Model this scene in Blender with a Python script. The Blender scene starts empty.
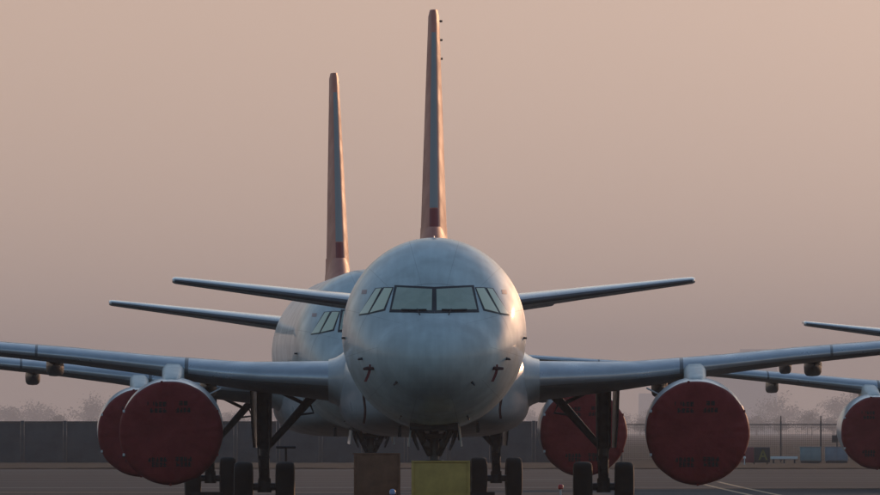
import bpy, bmesh, math, random
import numpy as np
from mathutils import Vector, Matrix
R = math.radians
random.seed(7)
scene = bpy.context.scene
COL = scene.collection

# ------------------------------------------------------------------ camera
CAM_H = 1.75
FPX = 12270.0                      # focal length in pixels of an 880 px wide picture
cam_d = bpy.data.cameras.new('camera')
cam = bpy.data.objects.new('camera', cam_d)
COL.objects.link(cam)
cam.location = (0, 0, CAM_H)
cam.rotation_euler = (R(90) + math.atan(185.5 / FPX), 0, 0)
cam_d.sensor_width = 36
cam_d.lens = 36 * FPX / 880
cam_d.clip_start = 1
cam_d.clip_end = 60000
scene.camera = cam

# ------------------------------------------------------------------ sky, sun, exposure
SUN_AZ, SUN_EL = 22.0, 9.0         # degrees to the right of the view direction, above the horizon
to_sun = Vector((math.sin(R(SUN_AZ)) * math.cos(R(SUN_EL)), math.cos(R(SUN_AZ)) * math.cos(R(SUN_EL)), math.sin(R(SUN_EL))))
world = bpy.data.worlds.new('World')
scene.world = world
world.use_nodes = True
wn = world.node_tree
wn.nodes.clear()
sky = wn.nodes.new('ShaderNodeTexSky')
sky.sky_type = 'NISHITA'
sky.sun_disc = False
sky.sun_elevation = R(SUN_EL)
sky.sun_rotation = R(SUN_AZ)
sky.altitude = 0
sky.air_density = 1.0
sky.dust_density = 0.3
sky.ozone_density = 1.8
bg = wn.nodes.new('ShaderNodeBackground')
bg.inputs['Strength'].default_value = 0.15
# high smog: a pinkish veil that thins with elevation and glows a little towards the sun
SMOG = (0.75, 0.54, 0.425)
wtc = wn.nodes.new('ShaderNodeTexCoord')
wsep = wn.nodes.new('ShaderNodeSeparateXYZ')
wn.links.new(wtc.outputs['Generated'], wsep.inputs[0])
def wmath(op, a, b=None):
    n = wn.nodes.new('ShaderNodeMath'); n.operation = op
    for i, q in enumerate((a, b)):
        if q is None: continue
        if isinstance(q, (int, float)): n.inputs[i].default_value = q
        else: wn.links.new(q, n.inputs[i])
    return n.outputs[0]
zc_ = wmath('MAXIMUM', wsep.outputs['Z'], 0.0)
veil = wmath('MINIMUM', wmath('MULTIPLY', wmath('POWER', 2.71828, wmath('MULTIPLY', zc_, -6.0)), 1.3), 1.0)
dot = wn.nodes.new('ShaderNodeVectorMath'); dot.operation = 'DOT_PRODUCT'
wn.links.new(wtc.outputs['Generated'], dot.inputs[0]); dot.inputs[1].default_value = to_sun
glow = wmath('ADD', wmath('MULTIPLY', dot.outputs['Value'], 0.36), 0.46)
glow = wmath('ADD', glow, wmath('MULTIPLY', wmath('POWER', wmath('MAXIMUM', dot.outputs['Value'], 0.0), 40.0), 3.5))
vcol = wn.nodes.new('ShaderNodeVectorMath'); vcol.operation = 'SCALE'
vcol.inputs[0].default_value = SMOG
wn.links.new(glow, vcol.inputs['Scale'])
bg2 = wn.nodes.new('ShaderNodeBackground')
wn.links.new(vcol.outputs[0], bg2.inputs['Color'])
addw = wn.nodes.new('ShaderNodeMixShader')
wn.links.new(veil, addw.inputs[0])
wo = wn.nodes.new('ShaderNodeOutputWorld')
wn.links.new(sky.outputs[0], bg.inputs['Color'])
wn.links.new(bg.outputs[0], addw.inputs[1]); wn.links.new(bg2.outputs[0], addw.inputs[2])
wn.links.new(addw.outputs[0], wo.inputs['Surface'])

sun_d = bpy.data.lights.new('sun', 'SUN')
sun_d.energy = 1.05
sun_d.angle = R(0.5)
sun_d.color = (1.0, 0.52, 0.27)
sun = bpy.data.objects.new('sun', sun_d)
COL.objects.link(sun)
sun.rotation_euler = to_sun.to_track_quat('Z', 'Y').to_euler()
sun.location = (60, 200, 60)

scene.view_settings.view_transform = 'Standard'
scene.view_settings.look = 'None'
scene.view_settings.gamma = 1.0
scene.view_settings.use_curve_mapping = False
scene.view_settings.exposure = 0.2
scene.render.engine = 'CYCLES'
scene.cycles.max_bounces = 8
scene.cycles.volume_bounces = 2
scene.cycles.use_denoising = True

# ------------------------------------------------------------------ materials
def mat(name, col, rough=0.5, metal=0.0, spec=0.5, coat=0.0, noise=None, bump=None, emit=None):
    """noise = (scale, amount, detail, stretch xyz): the base colour varies by +-amount"""
    m = bpy.data.materials.new(name)
    m.use_nodes = True
    nt = m.node_tree
    p = nt.nodes['Principled BSDF']
    p.inputs['Base Color'].default_value = (*col, 1)
    p.inputs['Roughness'].default_value = rough
    p.inputs['Metallic'].default_value = metal
    p.inputs['Specular IOR Level'].default_value = spec
    p.inputs['Coat Weight'].default_value = coat
    p.inputs['Coat Roughness'].default_value = 0.12
    if noise or bump:
        tc = nt.nodes.new('ShaderNodeTexCoord')
    if noise:
        sc, am, det, st = noise
        mp = nt.nodes.new('ShaderNodeMapping')
        mp.inputs['Scale'].default_value = st
        nz = nt.nodes.new('ShaderNodeTexNoise')
        nz.inputs['Scale'].default_value = sc
        nz.inputs['Detail'].default_value = det
        nz.inputs['Roughness'].default_value = 0.62
        rp = nt.nodes.new('ShaderNodeMapRange')
        rp.inputs['From Min'].default_value = 0.3
        rp.inputs['From Max'].default_value = 0.7
        rp.inputs['To Min'].default_value = 1 - am
        rp.inputs['To Max'].default_value = 1 + am
        mx = nt.nodes.new('ShaderNodeVectorMath')
        mx.operation = 'MULTIPLY'
        mx.inputs[0].default_value = col
        nt.links.new(tc.outputs['Object'], mp.inputs[0])
        nt.links.new(mp.outputs[0], nz.inputs['Vector'])
        nt.links.new(nz.outputs['Fac'], rp.inputs['Value'])
        nt.links.new(rp.outputs[0], mx.inputs[1])
        nt.links.new(mx.outputs[0], p.inputs['Base Color'])
        rr = nt.nodes.new('ShaderNodeMapRange')
        rr.inputs['From Min'].default_value = 0.3
        rr.inputs['From Max'].default_value = 0.7
        rr.inputs['To Min'].default_value = min(1, rough * 1.25)
        rr.inputs['To Max'].default_value = rough * 0.85
        nt.links.new(nz.outputs['Fac'], rr.inputs['Value'])
        nt.links.new(rr.outputs[0], p.inputs['Roughness'])
    if bump:
        bs, bd = bump
        nb = nt.nodes.new('ShaderNodeTexNoise')
        nb.inputs['Scale'].default_value = bs
        nb.inputs['Detail'].default_value = 4
        b = nt.nodes.new('ShaderNodeBump')
        b.inputs['Strength'].default_value = 0.5
        b.inputs['Distance'].default_value = bd
        nt.links.new(tc.outputs['Object'], nb.inputs['Vector'])
        nt.links.new(nb.outputs['Fac'], b.inputs['Height'])
        nt.links.new(b.outputs[0], p.inputs['Normal'])
    if emit:
        p.inputs['Emission Color'].default_value = (*emit[0], 1)
        p.inputs['Emission Strength'].default_value = emit[1]
    return m

def fuselage_paint():
    """white paint with grime, streaks and skin-panel joints"""
    m = bpy.data.materials.new('fuselage_paint')
    m.use_nodes = True
    nt = m.node_tree
    L = nt.links.new
    p = nt.nodes['Principled BSDF']
    p.inputs['Roughness'].default_value = 0.30
    p.inputs['Coat Weight'].default_value = 0.3
    p.inputs['Coat Roughness'].default_value = 0.08
    tc = nt.nodes.new('ShaderNodeTexCoord')
    def noise(scale, stretch, detail, lo, hi):
        mp = nt.nodes.new('ShaderNodeMapping'); mp.inputs['Scale'].default_value = stretch
        nz = nt.nodes.new('ShaderNodeTexNoise'); nz.inputs['Scale'].default_value = scale
        nz.inputs['Detail'].default_value = detail
        r = nt.nodes.new('ShaderNodeMapRange')
        r.inputs['From Min'].default_value = 0.38; r.inputs['From Max'].default_value = 0.68
        r.inputs['To Min'].default_value = lo; r.inputs['To Max'].default_value = hi
        L(tc.outputs['Object'], mp.inputs[0]); L(mp.outputs[0], nz.inputs['Vector']); L(nz.outputs['Fac'], r.inputs['Value'])
        return r.outputs[0]
    a = noise(0.9, (1, 0.5, 1), 5, 0.84, 1.06)
    b = noise(6.0, (1.0, 0.12, 0.18), 5, 0.90, 1.03)
    c = noise(1.7, (1, 1, 1), 4, 1.03, 0.83)
    sep = nt.nodes.new('ShaderNodeSeparateXYZ'); L(tc.outputs['Object'], sep.inputs[0])
    def seam(sock, period, offset, width):  # a fine dark joint line
        ad = nt.nodes.new('ShaderNodeMath'); ad.operation = 'ADD'; ad.inputs[1].default_value = offset
        L(sock, ad.inputs[0])
        md = nt.nodes.new('ShaderNodeMath'); md.operation = 'PINGPONG'; md.inputs[1].default_value = period
        L(ad.outputs[0], md.inputs[0])
        r = nt.nodes.new('ShaderNodeMapRange')
        r.inputs['From Min'].default_value = 0; r.inputs['From Max'].default_value = width
        r.inputs['To Min'].default_value = 0.64; r.inputs['To Max'].default_value = 1.0
        L(md.outputs[0], r.inputs['Value'])
        return r.outputs[0]
    s1 = seam(sep.outputs['Y'], 1.25, 0.15, 0.02)
    zr = nt.nodes.new('ShaderNodeMath'); zr.operation = 'SUBTRACT'; zr.inputs[1].default_value = 3.87
    L(sep.outputs['Z'], zr.inputs[0])
    at2 = nt.nodes.new('ShaderNodeMath'); at2.operation = 'ARCTAN2'
    L(sep.outputs['X'], at2.inputs[0]); L(zr.outputs[0], at2.inputs[1])
    s2 = seam(at2.outputs[0], 0.2618, 0.2618, 0.005)
    # the lap joints stop at the radome, which is a shade greyer
    rd = nt.nodes.new('ShaderNodeMath'); rd.operation = 'LESS_THAN'; rd.inputs[1].default_value = 1.1
    L(sep.outputs['Y'], rd.inputs[0])
    s2m = nt.nodes.new('ShaderNodeMix'); s2m.data_type = 'FLOAT'
    L(rd.outputs[0], s2m.inputs['Factor']); L(s2, s2m.inputs['A']); s2m.inputs['B'].default_value = 0.93
    s2 = s2m.outputs['Result']
    prod = a
    for q in (b, c, s1, s2):
        mm = nt.nodes.new('ShaderNodeMath'); mm.operation = 'MULTIPLY'
        L(prod, mm.inputs[0]); L(q, mm.inputs[1]); prod = mm.outputs[0]
    vm = nt.nodes.new('ShaderNodeVectorMath'); vm.operation = 'MULTIPLY'
    vm.inputs[0].default_value = (0.63, 0.71, 0.69)
    L(prod, vm.inputs[1]); L(vm.outputs[0], p.inputs['Base Color'])
    r2 = nt.nodes.new('ShaderNodeMapRange')
    r2.inputs['From Min'].default_value = 0.7; r2.inputs['From Max'].default_value = 1.1
    r2.inputs['To Min'].default_value = 0.58; r2.inputs['To Max'].default_value = 0.40
    L(prod, r2.inputs['Value']); L(r2.outputs[0], p.inputs['Roughness'])
    return m

M = dict(
    paint=fuselage_paint(),
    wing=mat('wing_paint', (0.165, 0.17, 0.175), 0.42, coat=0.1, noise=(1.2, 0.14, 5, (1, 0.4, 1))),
    slat=mat('slat_metal', (0.50, 0.52, 0.54), 0.30, metal=0.55, noise=(1.5, 0.1, 4, (1, 1, 1))),
    fairing=mat('fairing_paint', (0.42, 0.44, 0.44), 0.32, coat=0.3, noise=(1.1, 0.12, 5, (1, 1, 1))),
    nacelle=mat('nacelle_paint', (0.55, 0.55, 0.54), 0.33, coat=0.3, noise=(1.6, 0.12, 4, (1, 1, 1))),
    deepred=mat('deep_red_paint', (0.30, 0.055, 0.042), 0.45),
    lip=mat('lip_metal', (0.6, 0.6, 0.6), 0.25, metal=0.9),
    pylon=mat('pylon_paint', (0.68, 0.68, 0.62), 0.4, noise=(2.5, 0.15, 4, (1, 1, 1))),
    cover=mat('cover_canvas', (0.205, 0.017, 0.018), 0.7, spec=0.25, noise=(1.6, 0.2, 6, (1, 1, 1)), bump=(4.0, 0.06)),
    ink=mat('cover_lettering', (0.022, 0.010, 0.010), 0.8),
    fin=mat('fin_red_paint', (0.66, 0.235, 0.16), 0.5, spec=0.28, coat=0.0, noise=(1.0, 0.12, 4, (1, 1, 1))),
    finle=mat('fin_edge_metal', (0.36, 0.33, 0.30), 0.5, metal=0.1),
    tail=mat('tailplane_paint', (0.60, 0.60, 0.57), 0.25, coat=0.5, noise=(1.2, 0.1, 4, (1, 1, 1))),
    taile=mat('tailplane_edge', (0.10, 0.105, 0.115), 0.4, metal=0.4),
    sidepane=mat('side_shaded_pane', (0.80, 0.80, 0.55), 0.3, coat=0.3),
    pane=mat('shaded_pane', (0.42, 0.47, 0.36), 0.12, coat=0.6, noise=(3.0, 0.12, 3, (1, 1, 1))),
    rubber=mat('window_seal', (0.025, 0.027, 0.03), 0.5),
    gear=mat('gear_metal', (0.06, 0.063, 0.066), 0.45, metal=0.3, noise=(6.0, 0.3, 4, (1, 1, 1))),
    tyre=mat('tyre_rubber', (0.018, 0.018, 0.019), 0.75, spec=0.3, bump=(30, 0.004)),
    hub=mat('hub_metal', (0.16, 0.16, 0.16), 0.5, metal=0.5),
    dark=mat('wheel_well', (0.02, 0.02, 0.02), 0.8),
    red=mat('streamer_red', (0.17, 0.022, 0.026), 0.7),
    black=mat('black_metal', (0.02, 0.02, 0.022), 0.5),
    yellow=mat('yellow_paint', (0.50, 0.33, 0.07), 0.55, noise=(3.0, 0.18, 5, (1, 1, 1))),
    brown=mat('rusty_brown_paint', (0.17, 0.07, 0.03), 0.65, noise=(3.0, 0.25, 5, (1, 1, 1))),
    white=mat('white_paint', (0.7, 0.7, 0.68), 0.5),
    blue=mat('pale_blue_panel', (0.22, 0.28, 0.29), 0.5, noise=(2, 0.1, 3, (1, 1, 1))),
    bluegrey=mat('blue_grey_panel', (0.22, 0.25, 0.29), 0.5, noise=(2, 0.1, 3, (1, 1, 1))),
    lamp_blue=mat('blue_lamp_glass', (0.16, 0.24, 0.42), 0.3, emit=((0.35, 0.55, 1.0), 0.03)),
    lamp_red=mat('red_lamp_glass', (0.55, 0.03, 0.03), 0.25),
    signred=mat('sign_red_face', (0.20, 0.035, 0.04), 0.5),
    signblack=mat('sign_black_face', (0.02, 0.02, 0.022), 0.5),
    signyellow=mat('sign_yellow_letter', (0.20, 0.17, 0.035), 0.5),
    asphalt=None, grass=None,
    wallp=mat('wall_concrete', (0.066, 0.067, 0.072), 0.85, noise=(0.7, 0.2, 5, (1, 1, 1))),
    post=mat('post_concrete', (0.066, 0.067, 0.070), 0.85, noise=(1.0, 0.2, 4, (1, 1, 1))),
    wire=mat('fence_wire', (0.07, 0.07, 0.07), 0.6, metal=0.4),
    line_y=mat('worn_yellow_marking', (0.45, 0.30, 0.15), 0.7, noise=(1.2, 0.3, 5, (1, 1, 1))),
    line_w=mat('worn_white_marking', (0.22, 0.21, 0.20), 0.7, noise=(1.2, 0.3, 5, (1, 1, 1))),
    bark=mat('bark', (0.07, 0.055, 0.045), 0.9),
    leaf=mat('foliage', (0.055, 0.055, 0.032), 0.8, noise=(0.6, 0.35, 3, (1, 1, 1))),
    build=mat('far_building_wall', (0.82, 0.78, 0.76), 0.8),
    glass=mat('far_building_glass', (0.05, 0.06, 0.07), 0.2),
)

# ------------------------------------------------------------------ helpers
def ob(name, verts, faces, material, parent=None, smooth=True, loc=None):
    me = bpy.data.meshes.new(name)
    me.from_pydata([tuple(v) for v in verts], [], faces)
    bm = bmesh.new(); bm.from_mesh(me)
    bmesh.ops.recalc_face_normals(bm, faces=bm.faces)
    bm.to_mesh(me); bm.free()
    if smooth:
        for f in me.polygons: f.use_smooth = True
        try: me.set_sharp_from_angle(angle=R(38))
        except Exception: pass
    mats = material if isinstance(material, (list, tuple)) else [material]
    for m in mats: me.materials.append(m)
    o = bpy.data.objects.new(name, me)
    COL.objects.link(o)
    if parent is not None: o.parent = parent
    if loc is not None: o.location = loc
    return o

def thing(name, label, cat, loc=(0, 0, 0), rz=0.0, group=None):
    o = bpy.data.objects.new(name, None)
    COL.objects.link(o)
    o.location = loc; o.rotation_euler = (0, 0, rz); o.empty_display_size = 0.3
    return tag(o, label, cat, group)

def tag(o, label, cat, group=None):
    o['label'] = label; o['category'] = cat
    if group: o['group'] = group
    return o

class MB:
    def __init__(s): s.v = []; s.f = []
    def add(s, v, f):
        n = len(s.v); s.v += [tuple(q) for q in v]; s.f += [tuple(i + n for i in q) for q in f]
    def box(s, x0, x1, y0, y1, z0, z1, bev=0.0):
        bm = bmesh.new()
        bmesh.ops.create_cube(bm, size=1)
        for v in bm.verts:
            v.co = Vector(((x0 + x1) / 2 + v.co.x * (x1 - x0), (y0 + y1) / 2 + v.co.y * (y1 - y0), (z0 + z1) / 2 + v.co.z * (z1 - z0)))
        if bev: bmesh.ops.bevel(bm, geom=list(bm.edges), offset=bev, segments=2, affect='EDGES', profile=0.5)
        bm.verts.index_update()
        s.add([v.co[:] for v in bm.verts], [[v.index for v in f.verts] for f in bm.faces]); bm.free()
    def tube(s, pts, rad, n=12):
        """tapered tube through points"""
        pts = [Vector(p) for p in pts]
        if not isinstance(rad, (list, tuple)): rad = [rad] * len(pts)
        rings = []
        for i, p in enumerate(pts):
            d = (pts[min(i + 1, len(pts) - 1)] - pts[max(i - 1, 0)]).normalized()
            up = Vector((0, 0, 1)) if abs(d.z) < 0.9 else Vector((0, 1, 0))
            a = d.cross(up).normalized(); b = d.cross(a).normalized()
            rings.append([p + (a * math.cos(2 * math.pi * k / n) + b * math.sin(2 * math.pi * k / n)) * rad[i] for k in range(n)])
        s.loft(rings)
    def loft(s, rings, cap=True):
        n = len(rings[0]); v = [q for r in rings for q in r]; f = []
        for i in range(len(rings) - 1):
            for k in range(n):
                f.append((i * n + k, i * n + (k + 1) % n, (i + 1) * n + (k + 1) % n, (i + 1) * n + k))
        if cap:
            f.append(tuple(range(n))[::-1]); f.append(tuple((len(rings) - 1) * n + k for k in range(n)))
        s.add(v, f)
    def lathe(s, prof, origin, axis='y', n=48, cap=True):
        """prof = [(along, radius)] ; origin = axis point"""
        rings = []
        for a, r in prof:
            ring = []
            for k in range(n):
                c, t = math.cos(2 * math.pi * k / n) * r, math.sin(2 * math.pi * k / n) * r
                q = {'y': (c, a, t), 'x': (a, c, t), 'z': (c, t, a)}[axis]
                ring.append((origin[0] + q[0], origin[1] + q[1], origin[2] + q[2]))
            rings.append(ring)
        s.loft(rings, cap)
    def ob(s, name, material, parent=None, smooth=True, loc=None):
        return ob(name, s.v, s.f, material, parent, smooth, loc)

def children(o): return [c for c in bpy.data.objects if c.parent is o]
def copy_tree(o, parent=None):
    c = o.copy(); COL.objects.link(c)
    if parent is not None: c.parent = parent
    for ch in children(o): copy_tree(ch, c)
    return c

def pchip(xs, ys):
    xs = np.array(xs, float); ys = np.array(ys, float)
    h = np.diff(xs); d = np.diff(ys) / h
    m = np.zeros_like(ys); m[0] = d[0]; m[-1] = d[-1]
    for i in range(1, len(xs) - 1):
        if d[i - 1] * d[i] > 0:
            w1 = 2 * h[i] + h[i - 1]; w2 = h[i] + 2 * h[i - 1]
            m[i] = (w1 + w2) / (w1 / d[i - 1] + w2 / d[i])
    def f(x):
        x = min(max(x, xs[0]), xs[-1]); i = min(int(np.searchsorted(xs, x, 'right')) - 1, len(xs) - 2)
        t = (x - xs[i]) / h[i]
        return float((2*t**3 - 3*t**2 + 1) * ys[i] + (t**3 - 2*t**2 + t) * h[i] * m[i] + (-2*t**3 + 3*t**2) * ys[i+1] + (t**3 - t**2) * h[i] * m[i+1])
    return f

# ================================================================== SETTING
def surface_mat(name, col, am, scale, stretch, rough, joints=None):
    m = mat(name, col, rough, spec=0.06, noise=(scale, am, 6, stretch), bump=(3.0, 0.02))
    return m
M['asphalt'] = surface_mat('apron_concrete', (0.043, 0.050, 0.053), 0.28, 0.06, (0.25, 1.6, 1), 0.85)
M['grass'] = surface_mat('dry_grass', (0.018, 0.021, 0.018), 0.3, 0.4, (1, 1, 1), 0.95)
M['field'] = surface_mat('far_field', (0.035, 0.033, 0.027), 0.3, 0.02, (1, 1, 1), 0.95)

def sheet(name, x0, x1, y0, y1, z, m):
    o = ob(name, [(x0, y0, z), (x1, y0, z), (x1, y1, z), (x0, y1, z)], [(0, 1, 2, 3)], m, smooth=False)
    o['kind'] = 'structure'
    return o
sheet('ground', -16000, 16000, -6000, 26000, -0.03, M['field'])
sheet('apron', -700, 700, -300, 598, 0.0, M['asphalt'])

# grass verge between the apron and the fence, with a low uneven surface
random.seed(3)
gv, gf = [], []
NX, NY = 240, 10
for j in range(NY + 1):
    for i in range(NX + 1):
        x = -80 + 160 * i / NX; y = 600 + 190 * j / NY
        gv.append((x, y, 0.02 + random.random() * 0.03))
for j in range(NY):
    for i in range(NX):
        a = j * (NX + 1) + i
        gf.append((a, a + 1, a + NX + 2, a + NX + 1))
g = ob('grass_verge', gv, gf, M['grass']); g['kind'] = 'structure'

def strip(name, pts, w, m):
    v, f = [], []
    for i, (x, y) in enumerate(pts):
        v += [(x - w / 2, y, 0.004), (x + w / 2, y, 0.004)]
        if i: f.append((2*i-2, 2*i-1, 2*i+1, 2*i))
    o = ob(name, v, f, m, smooth=False); o['kind'] = 'structure'
    return o
strip('taxi_line', [(9.3 + 0.000010 * (y - 300) ** 2 * 2 - 0.6, y) for y in range(230, 450, 10)], 0.17, M['line_y'])
strip('taxi_line', [(10.1 + 0.000012 * (y - 300) ** 2 * 2 - 0.6, y) for y in range(230, 450, 10)], 0.17, M['line_y'])
def cross_line(name, x0, x1, y, w, m):
    return sheet(name, x0, x1, y, y + w, 0.004, m)
cross_line('stand_line', -60, 0.8, 361, 1.1, M['line_y'])
cross_line('service_road_line', -200, 200, 392, 1.4, M['line_w'])
cross_line('stand_line', 2.2, 4.6, 458, 2.5, M['line_w'])

# ------------------------------------------------------------------ perimeter wall (left) and wire fence (right)
WY = 720.0
wall = thing('perimeter_wall', 'long dark concrete panel wall at the far edge of the apron', 'wall', (0, WY, 0))
pm = None
px = -52.0
while px < 5.8:
    if pm is None:
        mb = MB(); mb.box(0.11, 2.39, -0.05, 0.05, 0, 2.35, 0.01)
        mb.box(0.11, 2.39, -0.08, 0.08, 2.352, 2.44, 0.01)
        o = mb.ob('panel', M['wallp'], wall); pm = o
        mb = MB(); mb.box(-0.1, 0.1, -0.075, 0.075, 0, 2.47, 0.02)
        pp = mb.ob('post', M['post'], wall)
    else:
        o = pm.copy(); COL.objects.link(o); pp2 = pp.copy(); COL.objects.link(pp2); pp2.location = (px, 0, 0)
    o.location = (px, 0, 0)
    px += 2.5
pp.location = (-52, 0, 0)
e = pp.copy(); COL.objects.link(e); e.location = (px, 0, 0)

fence = thing('wire_fence', 'see-through wire mesh fence with slim posts behind the blue cabinets', 'fence', (0, WY, 0))
fm = None
fx = 8.3
while fx < 44:
    if fm is None:
        mb = MB()
        for k in range(25): mb.box(0.03, 2.31, -0.006, 0.006, 0.12 + k * 0.085, 0.133 + k * 0.085)
        for k in range(26): mb.box(0.08 + k * 0.086, 0.093 + k * 0.086, 0.008, 0.020, 0.1, 2.2)
        mb.box(0.03, 2.31, -0.03, 0.03, 2.22, 2.28)
        fm = mb.ob('mesh_bay', M['wire'], fence, smooth=False)
        mb = MB(); mb.box(-0.045, 0.045, -0.045, 0.045, 0, 2.45, 0.008)
        mb.tube([(0, 0, 2.44), (0, -0.25, 2.75)], 0.03, 6)
        fp = mb.ob('post', M['wire'], fence)
        a, b = fm, fp
    else:
        a, b = fm.copy(), fp.copy(); COL.objects.link(a); COL.objects.link(b)
    a.location = b.location = (fx, 0, 0)
    fx += 2.34

# ------------------------------------------------------------------ trees
def tree_meshes(seed, h, w, nl, leafsize, trunk_r):
    rnd = random.Random(seed)
    tb = MB()
    lean = rnd.uniform(-0.04, 0.04) * h
    top = Vector((lean, 0, h * 0.8))
    tb.tube([(0, 0, -0.1), (lean * 0.4, 0, h * 0.35), top], [trunk_r, trunk_r * 0.7, trunk_r * 0.15], 7)
    tips = []
    for k in range(16):
        t = rnd.uniform(0.22, 0.75); a = rnd.uniform(0, 6.283); ln = w * rnd.uniform(0.35, 0.62) * (1.15 - t * 0.6)
        b0 = Vector((lean * t, 0, h * t * 0.95))
        b1 = b0 + Vector((math.cos(a) * ln, math.sin(a) * ln, h * rnd.uniform(0.08, 0.26)))
        tb.tube([b0, (b0 + b1) / 2 + Vector((0, 0, -0.02 * h)), b1], [trunk_r * 0.35, trunk_r * 0.2, trunk_r * 0.06], 5)
        tips.append(((b0 + b1) / 2, w * 0.16)); tips.append((b1, w * 0.2))
    tips.append((top, w * 0.22)); tips.append((top + Vector((0, 0, h * 0.08)), w * 0.14))
    lb = MB()
    for k in range(nl):
        c, rr = rnd.choice(tips)
        d = Vector((rnd.gauss(0, 1), rnd.gauss(0, 1), rnd.gauss(0, 0.85)))
        p = c + d * rr * 0.55
        n = Vector((rnd.gauss(0, 1), rnd.gauss(0, 1), rnd.gauss(0, 1))).normalized()
        u = n.orthogonal().normalized(); v = n.cross(u); s = leafsize * rnd.uniform(0.6, 1.4)
        lb.add([p - u * s, p + v * s * 0.7, p + u * s, p - v * s * 0.7], [(0, 1, 2, 3)])
    return tb, lb
def make_tree(name, seed, h, w, nl, ls, tr):
    tb, lb = tree_meshes(seed, h, w, nl, ls, tr)
    t = bpy.data.objects.new(name, None); COL.objects.link(t)
    tb.ob('trunk', M['bark'], t); lb.ob('crown', M['leaf'], t, smooth=False)
    return t
def at(px, Y): return (px - 440.0) / FPX * Y

protos = [make_tree('hazy_tree', 11 + i, h, w, 1700, 0.30, 0.28) for i, (h, w) in enumerate(((15, 11), (12, 12), (17, 10), (10, 10)))]
rnd = random.Random(21)
used = [False] * 4
spots = []
x = -14
while x < 900:            # far row
    Y = 10500 + rnd.uniform(-700, 900)
    k = rnd.choice((0, 1, 2, 3)); sc = rnd.uniform(1.7, 2.75) * (1.0 if x < 340 or 700 < x else 0.8)
    spots.append((x, k, Y, sc)); x += rnd.uniform(20, 34)
for (px_, k, sc) in ((60, 3, 0.75), (96, 1, 0.62), (122, 3, 0.85), (236, 1, 0.7), (300, 3, 0.8), (640, 3, 0.7), (757, 1, 0.66), (781, 3, 0.8), (812, 1, 0.75), (833, 3, 0.7)):
    spots.append((px_, k, 6900 + 60 * k, sc * 1.5))      # nearer low trees
zones = ((-99, 100, 'above the wall at the far left'), (100, 220, 'behind the left engine covers'), (220, 345, 'between the left engine and the nose'),
         (345, 530, 'hidden behind the nearest fuselage'), (530, 650, 'behind the right landing gear'), (650, 750, 'behind the front right engine cover'), (750, 800, 'above the black taxiway sign'), (800, 999, 'above the pale blue cabinets'))
spots = [q for q in spots if not 352 < q[0] < 522]
look = ('broad pale', 'round pale', 'tall pale', 'squat pale')
for i, (pxx, k, Y, sc) in enumerate(spots):
    if used[k]: t = copy_tree(protos[k])
    else: t = protos[k]; used[k] = True
    t.location = (at(pxx, Y), Y, -0.03); t.scale = (sc * 1.2, sc * 1.2, sc * rnd.uniform(0.9, 1.1)); t.rotation_euler = (0, 0, rnd.uniform(0, 6.28))
    zn = [z[2] for z in zones if z[0] <= pxx < z[1]][0]
    tag(t, ('darker low misty tree ' if Y < 8000 else look[k] + ' far misty tree ') + zn, 'tree', 'far trees in the mist')

same = {}
for o in bpy.data.objects:
    if o.get('category') == 'tree': same.setdefault(o['label'], []).append(o)
for lb, os_ in same.items():
    os_.sort(key=lambda o: o.location.x / o.location.y)
    for o, w in zip(os_, {1: ('',), 2: (', the left one', ', the right one'), 3: (', the left one', ', the middle one', ', the right one')}.get(len(os_), ('',) * 9)):
        o['label'] = lb + w

# ------------------------------------------------------------------ far building
BY = 17000.0
b = thing('far_building', 'faint stepped tower block in the haze above the right wing', 'building', (at(735, BY), BY, -0.03))
b.scale = (3.9, 3.6, 3.15)
def bpart(name, x0, x1, z0, z1, y0=0, y1=18):
    mb = MB(); mb.box(x0, x1, y0, y1, z0, z1); return mb.ob(name, M['build'], b, smooth=False)
bpart('wall', -15, 15, 0, 33.5); bpart('tower', 2, 14, 33.51, 37.5, 3, 15); bpart('low_wing', -34, -15.05, 0, 18)
bpart('roof_hut', -9, -3, 33.51, 35.2, 4, 12)

# ================================================================== AIRLINER
ZC = 3.87
Y_ = [0, .1, .3, .6, 1.0, 1.5, 2.0, 2.5, 3.0, 3.5, 4, 5, 6, 24, 26.5, 29, 31.5, 34, 36, 37.2, 37.57]
TOP = [-.55, -.28, -.10, .08, .26, .46, .80, 1.13, 1.42, 1.65, 1.82, 2.01, 2.07, 2.07, 2.06, 2.04, 1.98, 1.83, 1.62, 1.42, 1.25]
BOT = [-.55, -.86, -1.06, -1.24, -1.41, -1.57, -1.69, -1.79, -1.87, -1.93, -1.98, -2.05, -2.07, -2.07, -1.78, -1.25, -.62, .08, .62, .95, 1.10]
WID = [.001, .38, .66, .92, 1.16, 1.38, 1.54, 1.66, 1.76, 1.83, 1.88, 1.95, 1.975, 1.975, 1.90, 1.68, 1.36, .95, .56, .30, .16]
WST = [-.55, -.55, -.53, -.50, -.46, -.40, -.33, -.26, -.20, -.15, -.10, -.03, 0, 0, .12, .38, .68, .95, 1.12, 1.18, 1.18]
U = [math.sqrt(y) for y in Y_]
fT, fB, fW, fS = pchip(U, TOP), pchip(U, BOT), pchip(U, WID), pchip(U, WST)
def section(y):
    u = math.sqrt(max(y, 0)); return fT(u), fB(u), fW(u), fS(u)
def inside(x, z, y):
    t, b_, w, s = section(y)
    zz = z - ZC
    h = (t - s) if zz > s else (s - b_)
    return (x / w) ** 2 + ((zz - s) / max(h, 1e-4)) ** 2 < 1
def surf_y(x, z):
    lo, hi = 0.0, 7.0
    for _ in range(40):
        mid = (lo + hi) / 2
        if inside(x, z, mid): hi = mid
        else: lo = mid
    return hi
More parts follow.
